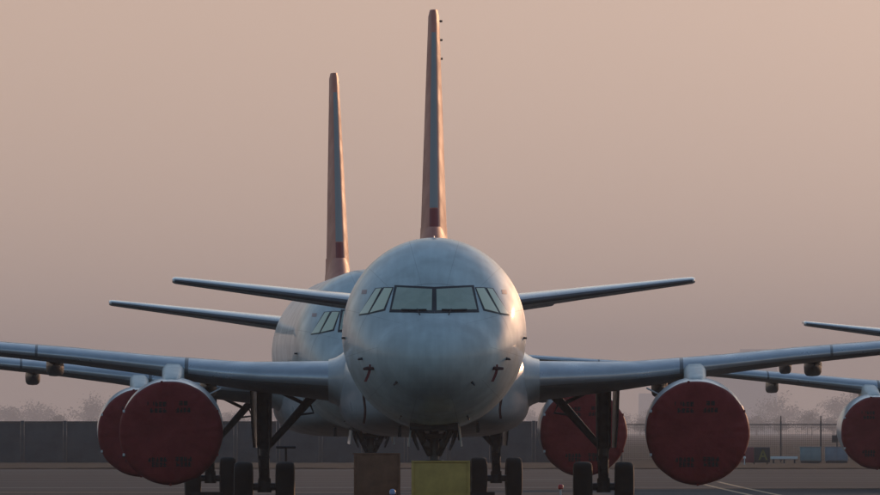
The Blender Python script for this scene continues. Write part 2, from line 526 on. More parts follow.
def surf(x, z, off=0.0):
    e = 0.01
    y = surf_y(x, z)
    dx = (surf_y(x + e, z) - surf_y(x - e, z)) / (2 * e); dz = (surf_y(x, z + e) - surf_y(x, z - e)) / (2 * e)
    n = Vector((dx, -1, dz)).normalized()
    return Vector((x, y, z)) + n * off
def patch(corners, off, thick, nu=10, nv=8):
    """closed curved plate over the nose: corners bl, br, tr, tl as (x, z)"""
    bl, br, tr, tl = [Vector((c[0], c[1])) for c in corners]
    v, f = [], []
    for layer in (off, off - thick):
        for j in range(nv + 1):
            for i in range(nu + 1):
                s, t = i / nu, j / nv
                p = (bl * (1 - s) + br * s) * (1 - t) + (tl * (1 - s) + tr * s) * t
                v.append(surf(p.x, p.y, layer))
    n = (nu + 1) * (nv + 1)
    for j in range(nv):
        for i in range(nu):
            a = j * (nu + 1) + i
            f.append((a, a + 1, a + nu + 2, a + nu + 1)); f.append((a + n, a + nu + 1 + n, a + nu + 2 + n, a + 1 + n))
    edge = [i for i in range(nu + 1)] + [j * (nu + 1) + nu for j in range(1, nv + 1)] + [nv * (nu + 1) + i for i in range(nu - 1, -1, -1)] + [j * (nu + 1) for j in range(nv - 1, 0, -1)]
    for k in range(len(edge)):
        a, c = edge[k], edge[(k + 1) % len(edge)]
        f.append((a, a + n, c + n, c))
    return v, f
def grow(c, d):
    cx = sum(q[0] for q in c) / 4; cz = sum(q[1] for q in c) / 4
    sg = [(-1, -1), (1, -1), (1, 1), (-1, 1)]
    return [(q[0] + d * s[0], q[1] + d * s[1]) for q, s in zip(c, sg)]

def airfoil(n=22, tc=0.12, camber=0.015):
    """closed loop of (chordwise 0..1, z) from the trailing edge over the top to the leading edge and back below"""
    xs = [(1 - math.cos(math.pi * i / n)) / 2 for i in range(n + 1)]
    def th(x): return 5 * tc * (0.2969 * math.sqrt(x) - 0.126 * x - 0.3516 * x**2 + 0.2843 * x**3 - 0.1030 * x**4) + 0.0012
    def cm(x): return camber * 4 * x * (1 - x)
    up = [(x, cm(x) + th(x)) for x in reversed(xs)]
    lo = [(x, cm(x) - th(x)) for x in xs[1:]]
    return up + lo
def foil_ring(x, yle, chord, z, tc, twist, camber=0.015, n=22, vertical=False, grow_=0.0, cut=None, cut_low=None):
    pts = airfoil(n, tc, camber)
    if cut is not None:
        lo, hi = cut
        k = [(q, r) for q, r in pts if lo <= q <= hi]
        pts = k
        if cut_low is not None:
            i0 = min(range(len(k)), key=lambda i: k[i][0])
            pts = k[:i0 + 1] + [q for q in k[i0 + 1:] if q[0] <= cut_low]
    ring = []
    c, s = math.cos(twist), math.sin(twist)
    for q, r in pts:
        a, b_ = q * chord, r * chord
        if grow_:
            t = max(0.0, 1 - q / 0.16)
            b_ *= 1 + grow_; a -= grow_ * chord * 0.05 * t
        aa, bb = a * c + b_ * s, -a * s + b_ * c
        ring.append((x, yle + aa, z + bb) if not vertical else (x + bb, yle + aa, z))
    return ring

WS = [  # span, LE y, chord, z of LE, t/c, twist
    (1.0, 11.25, 6.9, 2.90, 0.142, R(3.8)), (2.1, 11.85, 6.25, 2.93, 0.140, R(3.6)), (4.2, 12.95, 5.05, 3.02, 0.120, R(2.6)),
    (6.4, 14.10, 3.90, 3.26, 0.112, R(1.6)), (8.0, 14.93, 3.53, 3.44, 0.108, R(1.1)), (10.0, 15.97, 3.07, 3.63, 0.105, R(0.8)), (13.5, 17.79, 2.28, 3.92, 0.105, R(0.2)), (16.9, 19.56, 1.50, 4.20, 0.105, R(-0.5))]
def wing_at(x):
    for i in range(len(WS) - 1):
        if WS[i][0] <= x <= WS[i + 1][0]:
            t = (x - WS[i][0]) / (WS[i + 1][0] - WS[i][0])
            return [WS[i][k] * (1 - t) + WS[i + 1][k] * t for k in range(6)]
    return list(WS[-1])

def s_px(d): return FPX / d
NOSE_D = 257.0

def make_airliner(name):
    A = bpy.data.objects.new(name, None); COL.objects.link(A); A.empty_display_size = 1
    # ---------------- fuselage
    ys = [0.0004, 0.01, 0.03, 0.06, 0.1, 0.16, 0.24, 0.34, 0.46, 0.6, 0.76, 0.94] + [1.1 + 0.16 * i for i in range(32)] + [6.5 + 1.25 * i for i in range(14)] + [24 + 0.5 * i for i in range(27)] + [37.4, 37.57]
    rings = []
    N = 96
    for y in ys:
        t, b_, w, s = section(y)
        ring = []
        for k in range(N):
            a = 2 * math.pi * k / N
            h = (t - s) if math.sin(a) > 0 else (s - b_)
            ring.append((w * math.cos(a), y, ZC + s + h * math.sin(a)))
        rings.append(ring)
    mb = MB(); mb.loft(rings)
    F = mb.ob('fuselage', M['paint'], A)
    # cockpit glazing, traced on the nose surface
    sw = s_px(NOSE_D + 2.1)
    def P(u, v): return ((u - 434.5) / sw, CAM_H + (433 - v) / sw)
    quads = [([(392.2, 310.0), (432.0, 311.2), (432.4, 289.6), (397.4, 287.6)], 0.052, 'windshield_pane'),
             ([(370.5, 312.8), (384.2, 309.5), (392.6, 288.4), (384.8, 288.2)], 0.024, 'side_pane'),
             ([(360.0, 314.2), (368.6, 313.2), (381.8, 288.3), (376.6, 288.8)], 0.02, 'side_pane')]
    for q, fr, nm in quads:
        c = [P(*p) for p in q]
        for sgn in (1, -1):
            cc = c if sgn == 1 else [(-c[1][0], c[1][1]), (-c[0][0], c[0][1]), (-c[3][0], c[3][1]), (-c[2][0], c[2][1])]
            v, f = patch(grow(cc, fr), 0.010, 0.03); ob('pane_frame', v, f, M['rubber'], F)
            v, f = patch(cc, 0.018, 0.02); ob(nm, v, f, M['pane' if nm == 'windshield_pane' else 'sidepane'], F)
    for sgn in (1, -1):       # wipers lying along the lower windshield edge
        mb = MB()
        mb.tube([surf(sgn * 0.16, ZC + 0.455, 0.03), surf(sgn * 0.42, ZC + 0.45, 0.03), surf(sgn * 0.68, ZC + 0.46, 0.03)], 0.018, 6)
        mb.tube([surf(sgn * 0.30, ZC + 0.36, 0.0), surf(sgn * 0.35, ZC + 0.455, 0.05)], 0.012, 6)
        mb.ob('wiper', M['black'], F)
        # small red emblem beside the side pane
        c = [(sgn * x, z) for x, z in ((1.545, ZC + 0.83), (1.44, ZC + 0.83), (1.425, ZC + 0.92), (1.53, ZC + 0.92))]
        v, f = patch(c, 0.004, 0.01, 4, 4); ob('emblem', v, f, M['emblem'], F)
        # air data probes
        for (x, z, ln) in ((0.79, ZC - 1.05, 0.14), (0.70, ZC - 1.75, 0.10), (1.52, ZC - 0.55, 0.10)):
            p = surf(sgn * x, z, 0); n = (surf(sgn * x, z, 0.1) - p).normalized()
            mb = MB(); q = p + n * 0.09
            mb.tube([p - n * 0.03, q, q + Vector((0, -ln, 0))], [0.035, 0.02, 0.012], 8); mb.ob('probe', M['black'], F)
        # angle of attack vane standing off the side
        mb = MB(); w = section(4.2)[2]
        mb.tube([(sgn * (w - 0.05), 4.2, ZC - 0.10), (sgn * (w + 0.075), 4.2, ZC - 0.10)], [0.03, 0.018], 8)
        mb.box(min(sgn * (w + 0.055), sgn * (w + 0.075)), max(sgn * (w + 0.055), sgn * (w + 0.075)), 4.12, 4.38, ZC - 0.12, ZC - 0.08)
        mb.ob('vane', M['black'], F)
    # crown antenna blades
    for (y, h) in ((7.5, 0.10), (11.0, 0.09)):
        mb = MB(); mb.loft([[(-0.03, y, ZC + 2.03), (0.0, y - 0.18, ZC + 2.03), (0.03, y, ZC + 2.03), (0.0, y + 0.2, ZC + 2.03)],
                            [(-0.01, y + 0.12, ZC + 2.03 + h), (0.0, y + 0.04, ZC + 2.03 + h), (0.01, y + 0.12, ZC + 2.03 + h), (0.0, y + 0.22, ZC + 2.03 + h)]])
        mb.ob('antenna', M['white'], F)
    for (x, y, z) in ((-0.75, 9.6, 2.0), (0.55, 9.0, 1.93), (-0.25, 8.2, 1.84), (0.95, 9.4, 2.1)):
        mb = MB(); mb.box(x - 0.035, x + 0.035, y, y + 0.25, z - 0.34, z - 0.0, 0.01); mb.ob('belly_antenna', M['black'], F)
    # ---------------- belly fairing
    mb = MB(); rings = []
    for (y, w, h, zc) in ((8.9, 1.0, 0.5, -1.35), (9.6, 1.5, 0.70, -1.28), (10.6, 1.82, 0.90, -1.20), (11.8, 2.04, 1.03, -1.16), (13.5, 2.12, 1.08, -1.14), (17.0, 2.12, 1.09, -1.13),
                          (20.0, 2.08, 1.05, -1.14), (22.0, 1.9, 0.92, -1.16), (23.6, 1.4, 0.70, -1.22)):
        rings.append([(w * math.copysign(abs(math.cos(a)) ** 0.58, math.cos(a)), y, ZC + zc + h * math.copysign(abs(math.sin(a)) ** 0.58, math.sin(a))) for a in [2 * math.pi * k / 64 for k in range(64)]])
    mb.loft(rings); mb.ob('belly_fairing', M['fairing'], A)
    # ---------------- wings
    for sg in (1, -1):
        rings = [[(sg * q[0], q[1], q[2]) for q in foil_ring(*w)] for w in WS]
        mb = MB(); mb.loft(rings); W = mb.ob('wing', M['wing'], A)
        for (a, b_) in ((2.31, 5.42), (5.50, 8.8), (8.86, 11.4), (11.46, 14.0), (14.06, 16.5)):
            rr = []
            for k in range(5):
                w = wing_at(a + (b_ - a) * k / 4)
                up = foil_ring(*w, grow_=0.05, cut=(0, 0.15), n=40, cut_low=0.022)
                rr.append([(sg * q[0], q[1], q[2]) for q in up])
            mb = MB(); mb.loft(rr); mb.ob('slat', M['slat'], W)
        # wing root fillet
        w = wing_at(2.1)
        mb = MB(); rr = []
        for (x, gch, th) in ((1.55, 1.15, 1.75), (1.85, 1.12, 1.5), (2.05, 1.07, 1.24), (2.18, 1.035, 1.12), (2.32, 1.015, 1.06)):
            w = wing_at(x)
            ring = foil_ring(x, w[1] - (gch - 1) * 3.2, w[2] * gch, w[3], w[4] * th, w[5])
            rr.append([(sg * q[0], q[1], q[2]) for q in ring])
        mb.loft(rr); mb.ob('root_fillet', M['fairing'], W)
        # flap track fairings under the trailing edge
        for (x, ln, hw) in ((5.05, 2.3, 0.19), (8.5, 2.4, 0.20), (11.6, 2.0, 0.16)):
            w = wing_at(x); yt = w[1] + w[2]; zt = w[3] - math.sin(w[5]) * w[2] * 0.8
            mb = MB(); rr = []
            for (t, s_) in ((0.0, 0.08), (0.1, 0.5), (0.25, 0.82), (0.45, 1.0), (0.65, 0.95), (0.85, 0.6), (1.0, 0.1)):
                y = yt - ln * 0.62 + t * ln
                zc = zt - 0.17 - 0.06 * t
                rr.append([(sg * x + hw * s_ * math.copysign(abs(math.cos(a)) ** 0.55, math.cos(a)), y, zc + 0.22 * s_ * math.copysign(abs(math.sin(a)) ** 0.6, math.sin(a))) for a in [2 * math.pi * k / 16 for k in range(24)]])
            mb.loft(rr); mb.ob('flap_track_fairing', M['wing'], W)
        # wing tip fence
        mb = MB(); w = WS[-1]
        mb.loft([[(sg * (16.9 + dx), y, w[3] + z) for (y, z) in ((19.6, 0.0), (20.4, 0.62), (21.1, 0.66), (21.05, 0.0), (21.0, -0.5), (20.4, -0.45))] for dx in (0.0, 0.05)])
        mb.ob('wingtip_fence', M['wing'], W)
        # ---------------- engine
        ex, ez = sg * 5.75, 1.75
        def ring_y(prof, lift=True, n=56, flat=0.0):
            rr = []
            for (y, r) in prof:
                up = 0.02 + 0.055 * max(0, min(y, 12.4) - 10.7)
                rr.append([(ex + r * math.cos(a), y, ez + up + r * 1.0 * math.sin(a)) for a in [2 * math.pi * k / n for k in range(n)]])
            return rr
        mb = MB(); mb.loft(ring_y([(10.86, 1.045), (11.0, 1.075), (11.2, 1.098), (11.6, 1.118), (12.1, 1.128), (12.8, 1.115), (13.5, 1.07), (14.1, 0.97), (14.5, 0.88), (14.5, 0.84), (13.9, 0.86)]), cap=False)
        E = mb.ob('engine_nacelle', M['nacelle'], A)
        mb = MB(); mb.loft(ring_y([(11.3, 0.86), (10.95, 0.90), (10.78, 0.93), (10.72, 0.965), (10.72, 0.99), (10.78, 1.025), (10.87, 1.052)]), cap=False); mb.ob('inlet_lip', M['lip'], E)
        mb = MB(); mb.loft(ring_y([(13.6, 0.66), (14.6, 0.58), (15.3, 0.44), (15.5, 0.40), (15.45, 0.2), (16.1, 0.04)])); mb.ob('core_nozzle', M['hub'], E)
        mb = MB(); rr = []
        for (y, z0, z1, hw) in ((11.42, 2.76, 2.84, 0.05), (11.5, 2.76, 2.93, 0.14), (11.75, 2.76, 2.99, 0.19), (12.4, 2.75, 3.09, 0.22), (13.3, 2.70, 3.22, 0.24), (14.0, 2.60, 3.30, 0.24), (15.4, 2.5, 3.30, 0.22), (17.0, 2.9, 3.25, 0.1)):
            b2 = min(hw * 0.45, (z1 - z0) * 0.3)
            rr.append([(ex - hw, y, z0), (ex + hw, y, z0), (ex + hw, y, z1 - b2), (ex + hw - b2 * 0.4, y, z1 - b2 * 0.4), (ex + hw - b2, y, z1), (ex - hw + b2, y, z1), (ex - hw + b2 * 0.4, y, z1 - b2 * 0.4), (ex - hw, y, z1 - b2)])
        mb.loft(rr); mb.ob('pylon', M['pylon'], E)
        mb = MB(); mb.loft([[(ex - sg * 0.80 + dx - sg * 0.55 * t, 12.2 + 0.9 * q, ez + 0.86 + 0.28 * t) for q in (0, 0.5, 1)] + [(ex - sg * 0.80 + dx + 0.0 - sg * 0.55 * t, 12.2 + 0.9 * q, ez + 0.83 + 0.28 * t) for q in (1, 0.5, 0)] for dx, t in ((0, 0), (0, 0.5))])
        mb.ob('strake', M['nacelle'], E)
        # ---------------- main landing gear
        gx, gy = sg * 3.795, 17.7
        G = None
        mb = MB()
        mb.tube([(gx, gy, 3.0), (gx, gy, 2.6), (gx, gy, 1.45), (gx, gy, 1.40)], [0.19, 0.175, 0.165, 0.15], 16)
        mb.tube([(gx, gy, 1.42), (gx, gy, 0.62)], 0.115, 14)
        mb.tube([(gx - 0.66, gy, 0.55), (gx + 0.66, gy, 0.55)], 0.085, 12)
        mb.tube([(gx, gy, 0.74), (gx, gy, 0.42)], [0.14, 0.16], 12)
        G = mb.ob('main_gear', M['gear'], A)
        mb = MB()
        mb.tube([(gx - sg * 1.30, gy + 0.1, 2.72), (gx - sg * 0.98, gy + 0.05, 2.46), (gx - sg * 0.06, gy, 1.42)], [0.07, 0.105, 0.075], 10)
        mb.tube([(gx - sg * 0.90, gy + 0.05, 2.40), (gx - sg * 0.12, gy, 2.78)], 0.042, 8)
        mb.tube([(gx - sg * 0.98, gy + 0.02, 2.50), (gx - sg * 1.1, gy - 0.02, 2.2), (gx - sg * 0.72, gy, 2.15)], 0.03, 8)
        mb.ob('side_brace', M['gear'], G)
        mb = MB()
        mb.loft([[(gx - 0.12, gy - 0.16, 1.2), (gx + 0.12, gy - 0.16, 1.2), (gx + 0.12, gy - 0.1, 1.24), (gx - 0.12, gy - 0.1, 1.24)], [(gx - 0.05, gy - 0.42, 0.94), (gx + 0.05, gy - 0.42, 0.94), (gx + 0.05, gy - 0.37, 0.98), (gx - 0.05, gy - 0.37, 0.98)]])
        mb.loft([[(gx - 0.12, gy - 0.16, 0.68), (gx + 0.12, gy - 0.16, 0.68), (gx + 0.12, gy - 0.1, 0.64), (gx - 0.12, gy - 0.1, 0.64)], [(gx - 0.05, gy - 0.42, 0.93), (gx + 0.05, gy - 0.42, 0.93), (gx + 0.05, gy - 0.37, 0.89), (gx - 0.05, gy - 0.37, 0.89)]])
        mb.tube([(gx + 0.1, gy - 0.17, 2.5), (gx + 0.12, gy - 0.2, 1.5), (gx + 0.05, gy - 0.16, 0.8)], 0.018, 6)
        mb.tube([(gx - 0.13, gy - 0.15, 2.5), (gx - 0.14, gy - 0.2, 1.4), (gx - 0.1, gy - 0.16, 0.7)], 0.014, 6)
        mb.ob('torque_link', M['gear'], G)
        mb = MB()
        mb.loft([[(gx + sg * 0.32 + d, gy - 0.55, 2.75), (gx + sg * 0.22 + d, gy + 0.6, 2.75), (gx + sg * 0.20 + d, gy + 0.55, 1.9), (gx + sg * 0.19 + d, gy + 0.4, 1.42), (gx + sg * 0.25 + d, gy - 0.35, 1.42), (gx + sg * 0.29 + d, gy - 0.5, 1.9)] for d in (0, 0.035)])
        mb.ob('gear_door', M['gear'], G)
        for so in (-1, 1):
            wx = gx + so * 0.465
            wheel(wx, gy, 0.555, 0.555, 0.215, G)
    # ---------------- fin
    def fin_sec(z):
        t = (z - 5.75) / (11.78 - 5.75)
        return 27.75 + (32.65 - 27.75) * t, 5.95 + (2.15 - 5.95) * t, 0.108 + 0.004 * t
    zs = [5.55, 5.8, 6.2, 6.8, 7.6, 8.6, 9.6, 10.6, 11.3, 11.6]
    RUD = 0.70
    def fin_ring(z, lo, hi, scale=1.0, defl=0.0, n=30, shift=0.0):
        le, ch, tc = fin_sec(z)
        pts = airfoil(n, tc * scale, 0.0)
        pts = [p for p in pts if lo - 1e-6 <= p[0] <= hi + 1e-6]
        return [(b_ * ch, le + a * ch + shift, z) for a, b_ in pts]
    mb = MB(); rr = [fin_ring(z, 0, RUD) for z in zs]
    top = fin_ring(11.75, 0, RUD, 0.75); rr.append(top); rr.append(fin_ring(11.82, 0.03, RUD - 0.02, 0.35, n=30)) if len(fin_ring(11.82, 0.03, RUD - 0.02, 0.35)) == len(top) else None
    mb.loft([r for r in rr if r]); V = mb.ob('vertical_fin', M['fin'], A)
    mb = MB(); rr = []
    for z in [7.0, 7.6, 8.6, 9.6, 10.6, 11.2]:
        le, ch, tc = fin_sec(z)
        pts = [p for p in airfoil(44, tc * 1.08, 0.0) if p[0] <= 0.012]
        rr.append([(b_ * ch, le - 0.012 + a * ch, z) for a, b_ in pts])
    mb.loft(rr); mb.ob('fin_leading_edge', M['finle'], V)
    mb = MB(); rr = []
    for z in [6.3, 6.55, 6.8, 6.98]:
        le, ch, tc = fin_sec(z)
        pts = [p for p in airfoil(44, tc * 1.08, 0.0) if p[0] <= 0.012]
        rr.append([(b_ * ch, le - 0.012 + a * ch, z) for a, b_ in pts])
    mb.loft(rr); mb.ob('fin_edge_root', M['deepred'], V)
    mb = MB(); rr = []                      # dorsal fillet at the fin root
    for (z, w, y0) in ((5.70, 0.42, 26.6), (5.92, 0.36, 26.9), (6.2, 0.325, 27.6), (6.55, 0.31, 28.3)):
        rr.append([(w * math.cos(a), (y0 + 32.6) / 2 + (32.6 - y0) / 2 * math.sin(a), z) for a in [2 * math.pi * k / 40 for k in range(40)]])
    mb.loft(rr); mb.ob('dorsal_fillet', M['fin'], V)
    mb = MB(); rr = []
    df = R(3.0)
    for z in [6.1, 7, 8, 9, 10, 11, 11.62]:
        le, ch, tc = fin_sec(z)
        pts = [p for p in airfoil(30, tc, 0.0) if p[0] >= RUD + 0.005]
        up = [p for p in pts if p[1] >= 0]; lo = [p for p in pts if p[1] < 0]
        loop = up + lo
        ring = []
        for a, b_ in loop:
            da, db = (a - RUD) * ch, b_ * ch
            ring.append((db * math.cos(df) + da * math.sin(df), le + RUD * ch + da * math.cos(df) - db * math.sin(df), z))
        rr.append(ring)
    n0 = min(len(r) for r in rr); mb.loft([r[:n0] for r in rr]); RD = mb.ob('rudder', M['fin'], V)
    for z in (11.55, 11.1, 10.65):
        le, ch, tc = fin_sec(z)
        mb = MB(); y = le + ch; x0 = (1 - RUD) * ch * math.sin(df)
        mb.tube([(x0, y - 0.05, z), (x0 + 0.14, y + 0.2, z)], 0.018, 6)
        mb.box(x0 + 0.11, x0 + 0.17, y + 0.17, y + 0.24, z - 0.025, z + 0.025)
        mb.ob('static_wick', M['black'], V)
    # ---------------- tailplane
    for sg in (1, -1):
        TI = R(-4.2)
        secs = [(0.4, 30.9, 4.15, 4.60, 0.105, TI), (1.2, 31.45, 3.78, 4.705, 0.105, TI), (3.5, 33.0, 2.68, 5.02, 0.105, TI), (5.9, 34.6, 1.53, 5.335, 0.115, TI), (6.16, 34.78, 1.40, 5.368, 0.115, TI), (6.22, 34.90, 1.2, 5.374, 0.09, TI)]
        mb = MB(); mb.loft([[(sg * q[0], q[1], q[2]) for q in foil_ring(*s_, camber=-0.012)] for s_ in secs])
        T = mb.ob('tailplane', M['tail'], A)
        mb = MB(); mb.loft([[(sg * q[0], q[1], q[2]) for q in foil_ring(*s_, camber=-0.012, grow_=0.05, cut=(0, 0.02), n=60)] for s_ in secs[1:5]])
        mb.ob('tailplane_leading_edge', M['taile'], T)
    # ---------------- nose gear
    gy = 5.07
    mb = MB()
    mb.tube([(0, gy, 1.95), (0, gy, 1.05)], 0.10, 14); mb.tube([(0, gy, 1.06), (0, gy, 0.4)], 0.07, 12)
    mb.tube([(-0.34, gy, 0.38), (0.34, gy, 0.38)], 0.05, 10)
    mb.tube([(0, gy, 1.18), (0, gy, 1.02)], [0.2, 0.24], 14)
    NG = mb.ob('nose_gear', M['gear'], A)
    mb = MB()
    for s_ in (1, -1):
        mb.tube([(s_ * 0.46, gy - 0.5, 1.98), (s_ * 0.30, gy - 0.32, 1.72), (s_ * 0.10, gy - 0.05, 1.28)], [0.06, 0.075, 0.06], 8)
        mb.tube([(s_ * 0.34, gy + 0.2, 1.9), (s_ * 0.08, gy, 1.55)], 0.03, 8)
        mb.box(s_ * 0.17 - 0.07, s_ * 0.17 + 0.07, gy - 0.28, gy - 0.2, 1.44, 1.58, 0.02)
    mb.box(-0.30, 0.30, gy - 0.2, gy - 0.12, 1.62, 1.74, 0.02)
    mb.ob('drag_brace', M['gear'], NG)
    mb = MB(); mb.box(-0.52, 0.52, 3.7, 5.9, 1.80, 1.96, 0.03); mb.ob('wheel_well', M['dark'], NG)
    for s_ in (1, -1):
        mb = MB()
        mb.loft([[(s_ * 0.50 + d, 4.0, 1.98), (s_ * 0.50 + d, 5.8, 1.95), (s_ * 0.57 + d, 5.7, 1.48), (s_ * 0.56 + d, 4.2, 1.46)] for d in (0, 0.035)])
        mb.ob('gear_door', M['fairing'], NG, smooth=False)
        mb = MB(); mb.tube([(s_ * 0.47, 4.3, 1.85), (s_ * 0.42, 4.3, 1.62), (s_ * 0.33, 4.3, 1.38)], [0.05, 0.04, 0.025], 8); mb.ob('door_arm', M['black'], NG)
    for s_ in (1, -1): wheel(s_ * 0.25, gy, 0.38, 0.38, 0.11, NG)
    return A

def wheel(x, y, z, r, hw, parent):
    mb = MB()
    prof = [(-hw * 0.75, r * 0.52), (-hw * 0.95, r * 0.62), (-hw, r * 0.78), (-hw * 0.93, r * 0.92), (-hw * 0.7, r * 0.985), (-hw * 0.35, r), (hw * 0.35, r), (hw * 0.7, r * 0.985), (hw * 0.93, r * 0.92), (hw, r * 0.78), (hw * 0.95, r * 0.62), (hw * 0.75, r * 0.52)]
    mb.lathe(prof, (x, y, z), 'x', 36, cap=False); nt = len(mb.f)
    mb.lathe([(-hw * 0.8, 0.02), (-hw * 0.8, r * 0.3), (-hw * 0.7, r * 0.54), (hw * 0.7, r * 0.54), (hw * 0.8, r * 0.3), (hw * 0.8, 0.02)], (x, y, z), 'x', 24)
    o = mb.ob('wheel', [M['tyre'], M['hub']], parent)
    for i, p in enumerate(o.data.polygons): p.material_index = 0 if i < nt else 1
    return o

M['emblem'] = mat('emblem_print', (0.46, 0.29, 0.26), 0.5)

main = make_airliner('airliner')
second = copy_tree(main)
third = copy_tree(main)
YAW = R(2.4)
PL = {
    'main': (main, (-0.12, NOSE_D, 0), R(0.05)),
    'second': (second, (-1.56, 308.0, 0), YAW),
    'third': (third, (19.9, 373.0, 0), R(2.6)),
}
for k, (o, loc, rz) in PL.items():
    o.location = loc; o.rotation_euler = (0, 0, rz)
tag(main, 'nearest white twin-engine airliner parked nose-on in the middle', 'airplane', 'parked airliners')
tag(second, 'white airliner parked half hidden behind the nearest one, to its left', 'airplane', 'parked airliners')
tag(third, 'far airliner at the right edge, only a wing, engine and tailplane tip showing', 'airplane', 'parked airliners')

def place(o, key, local, rz=0.0):
    _, loc, r = PL[key]
    p = Matrix.Translation(loc) @ Matrix.Rotation(r, 4, 'Z') @ Vector(local)
    o.location = p; o.rotation_euler = (0, 0, r + rz)

# ------------------------------------------------------------------ engine covers
def make_cover(seed):
    rnd = random.Random(seed)
    C = bpy.data.objects.new('engine_cover', None); COL.objects.link(C)
    n = 144; rr = []
    ph = [rnd.uniform(0, 6.28) for _ in range(5)]
    def wob(a, amp): return amp * (math.sin(3 * a + ph[0]) + 0.7 * math.sin(7 * a + ph[1]) + 0.5 * math.sin(13 * a + ph[2]))
    for (r, y, amp) in ((0.02, -0.10, 0), (0.25, -0.098, 0.0), (0.5, -0.085, 0.004), (0.75, -0.065, 0.006), (0.92, -0.045, 0.006), (1.02, -0.02, 0.005), (1.07, 0.01, 0.005), (1.10, 0.06, 0.006), (1.118, 0.14, 0.006), (1.125, 0.22, 0.007)):
        rr.append([((r + wob(a, amp)) * math.cos(a), y + wob(a + 1, amp * 1.5) + (0.007 * math.sin(23 * a + ph[3]) + 0.006 * math.sin(31 * a + ph[4])) * max(0, min(1, (r - 0.7) * 3)) + 0.006 * math.sin(5 * a + 6 * r + ph[3]) * min(1, r * 3), (r + wob(a, amp)) * math.sin(a)) for a in [2 * math.pi * k / n for k in range(n)]])
    v = [q for r in rr for q in r]; f = []
    for i in range(len(rr) - 1):
        for k in range(n): f.append((i * n + k, i * n + (k + 1) % n, (i + 1) * n + (k + 1) % n, (i + 1) * n + k))
    f.append(tuple(range(n)))
    o = ob('canvas', v, f, M['cover'], C)
    so = o.modifiers.new('thick', 'SOLIDIFY'); so.thickness = 0.008; so.offset = 1
    # four blocks of small dark lettering in two lines each, too small to read
    def yface(x, z):
        r = math.hypot(x, z); return -0.10 + 0.057 * (r / 0.92) ** 2 - 0.022
    blocks = [(-0.52, -0.08, 0.63, 5), (-0.45, -0.08, 0.49, 4), (0.18, 0.38, 0.65, 2), (0.11, 0.44, 0.50, 4),
              (-0.50, -0.07, -0.58, 5), (-0.41, -0.08, -0.69, 4), (0.10, 0.47, -0.57, 4), (0.12, 0.46, -0.68, 4)]
    for (x0, x1, z, cnt) in blocks:
        mb = MB(); w = (x1 - x0) / cnt
        for c in range(cnt):
            gx0 = x0 + c * w + 0.008; gx1 = x0 + (c + 1) * w - 0.008; h = 0.10
            for k in range(rnd.randint(2, 3)):
                zz = z - h / 2 + h * (k + 0.5) / 3 + rnd.uniform(-0.008, 0.008)
                y = yface((gx0 + gx1) / 2, zz); mb.box(gx0, gx1, y, y + 0.004, zz - 0.011, zz + 0.011)
            for k in range(rnd.randint(1, 2)):
                xx = gx0 + (gx1 - gx0) * rnd.uniform(0.15, 0.85)
                y = yface(xx, z) - 0.002; mb.box(xx - 0.011, xx + 0.011, y - 0.004, y, z - h / 2, z + h / 2)
        mb.ob('lettering', M['ink'], C, smooth=False)
    for a in (100, 155, 205, 335, 25, 270):       # tie tabs on the rim
        a = R(a); mb = MB(); r = 1.125
        mb.box(r * math.cos(a) - 0.025, r * math.cos(a) + 0.025, 0.05, 0.22, r * math.sin(a) - 0.03, r * math.sin(a) + 0.03, 0.008)
        mb.ob('tie_tab', M['white'] if a < 4 and a > 2 else M['cover'], C)
    return C
cov = make_cover(4)
CL = [('main', -1, 'large dark red engine cover under the near wing, left of the nose'),
      ('main', 1, 'large dark red engine cover under the near wing, right of the nose'),
      ('second', -1, 'red engine cover peeking out half hidden behind the large left cover'),
      ('second', 1, 'red engine cover behind the right landing gear strut of the nearest airliner'),
      ('third', -1, 'red engine cover cut off by the right edge of the picture')]
for i, (k, sg, lb) in enumerate(CL):
    c = cov if i == 0 else copy_tree(cov)
    place(c, k, (sg * 5.75, 10.70, 1.75)); tag(c, lb, 'engine cover', 'red canvas engine covers')

# ------------------------------------------------------------------ probe covers with streamers
def make_probe_cover():
    t = bpy.data.objects.new('probe_cover', None); COL.objects.link(t)
    mb = MB(); mb.tube([(-0.13, 0, 0), (-0.05, -0.06, 0.012), (0.13, -0.02, 0.005)], [0.03, 0.04, 0.028], 8); mb.ob('sleeve', M['redblack'], t)
    mb = MB(); mb.tube([(0, -0.03, 0.09), (0, -0.04, 0)], 0.02, 6); mb.ob('pin', M['red'], t)
    mb = MB()
    pts = [(0.0, 0.0), (-0.02, -0.08), (-0.05, -0.16), (-0.10, -0.27)]
    mb.loft([[(x - 0.03, -0.03 + 0.006 * i, z), (x + 0.03, -0.035 + 0.006 * i, z), (x + 0.03, -0.03 + 0.006 * i, z), (x - 0.03, -0.025 + 0.006 * i, z)] for i, (x, z) in enumerate(pts)])
    mb.ob('streamer', M['red'], t)
    return t
M['redblack'] = mat('probe_sleeve', (0.07, 0.02, 0.02), 0.7)
pcov = make_probe_cover()
PC = [('main', -1.30, 3.12, 'small dark red probe cover with hanging ribbon on left cheek of the near nose'),
      ('main', 1.27, 3.12, 'small dark red probe cover with hanging ribbon on right cheek of the near nose')]
for i, (k, x, z, lb) in enumerate(PC):
    t = pcov if i == 0 else copy_tree(pcov)
    p = surf(x, z, 0.06); place(t, k, p); tag(t, lb, 'probe cover', 'red probe covers on the nose')
    if x > 0: t.scale = (1, 1, 1)

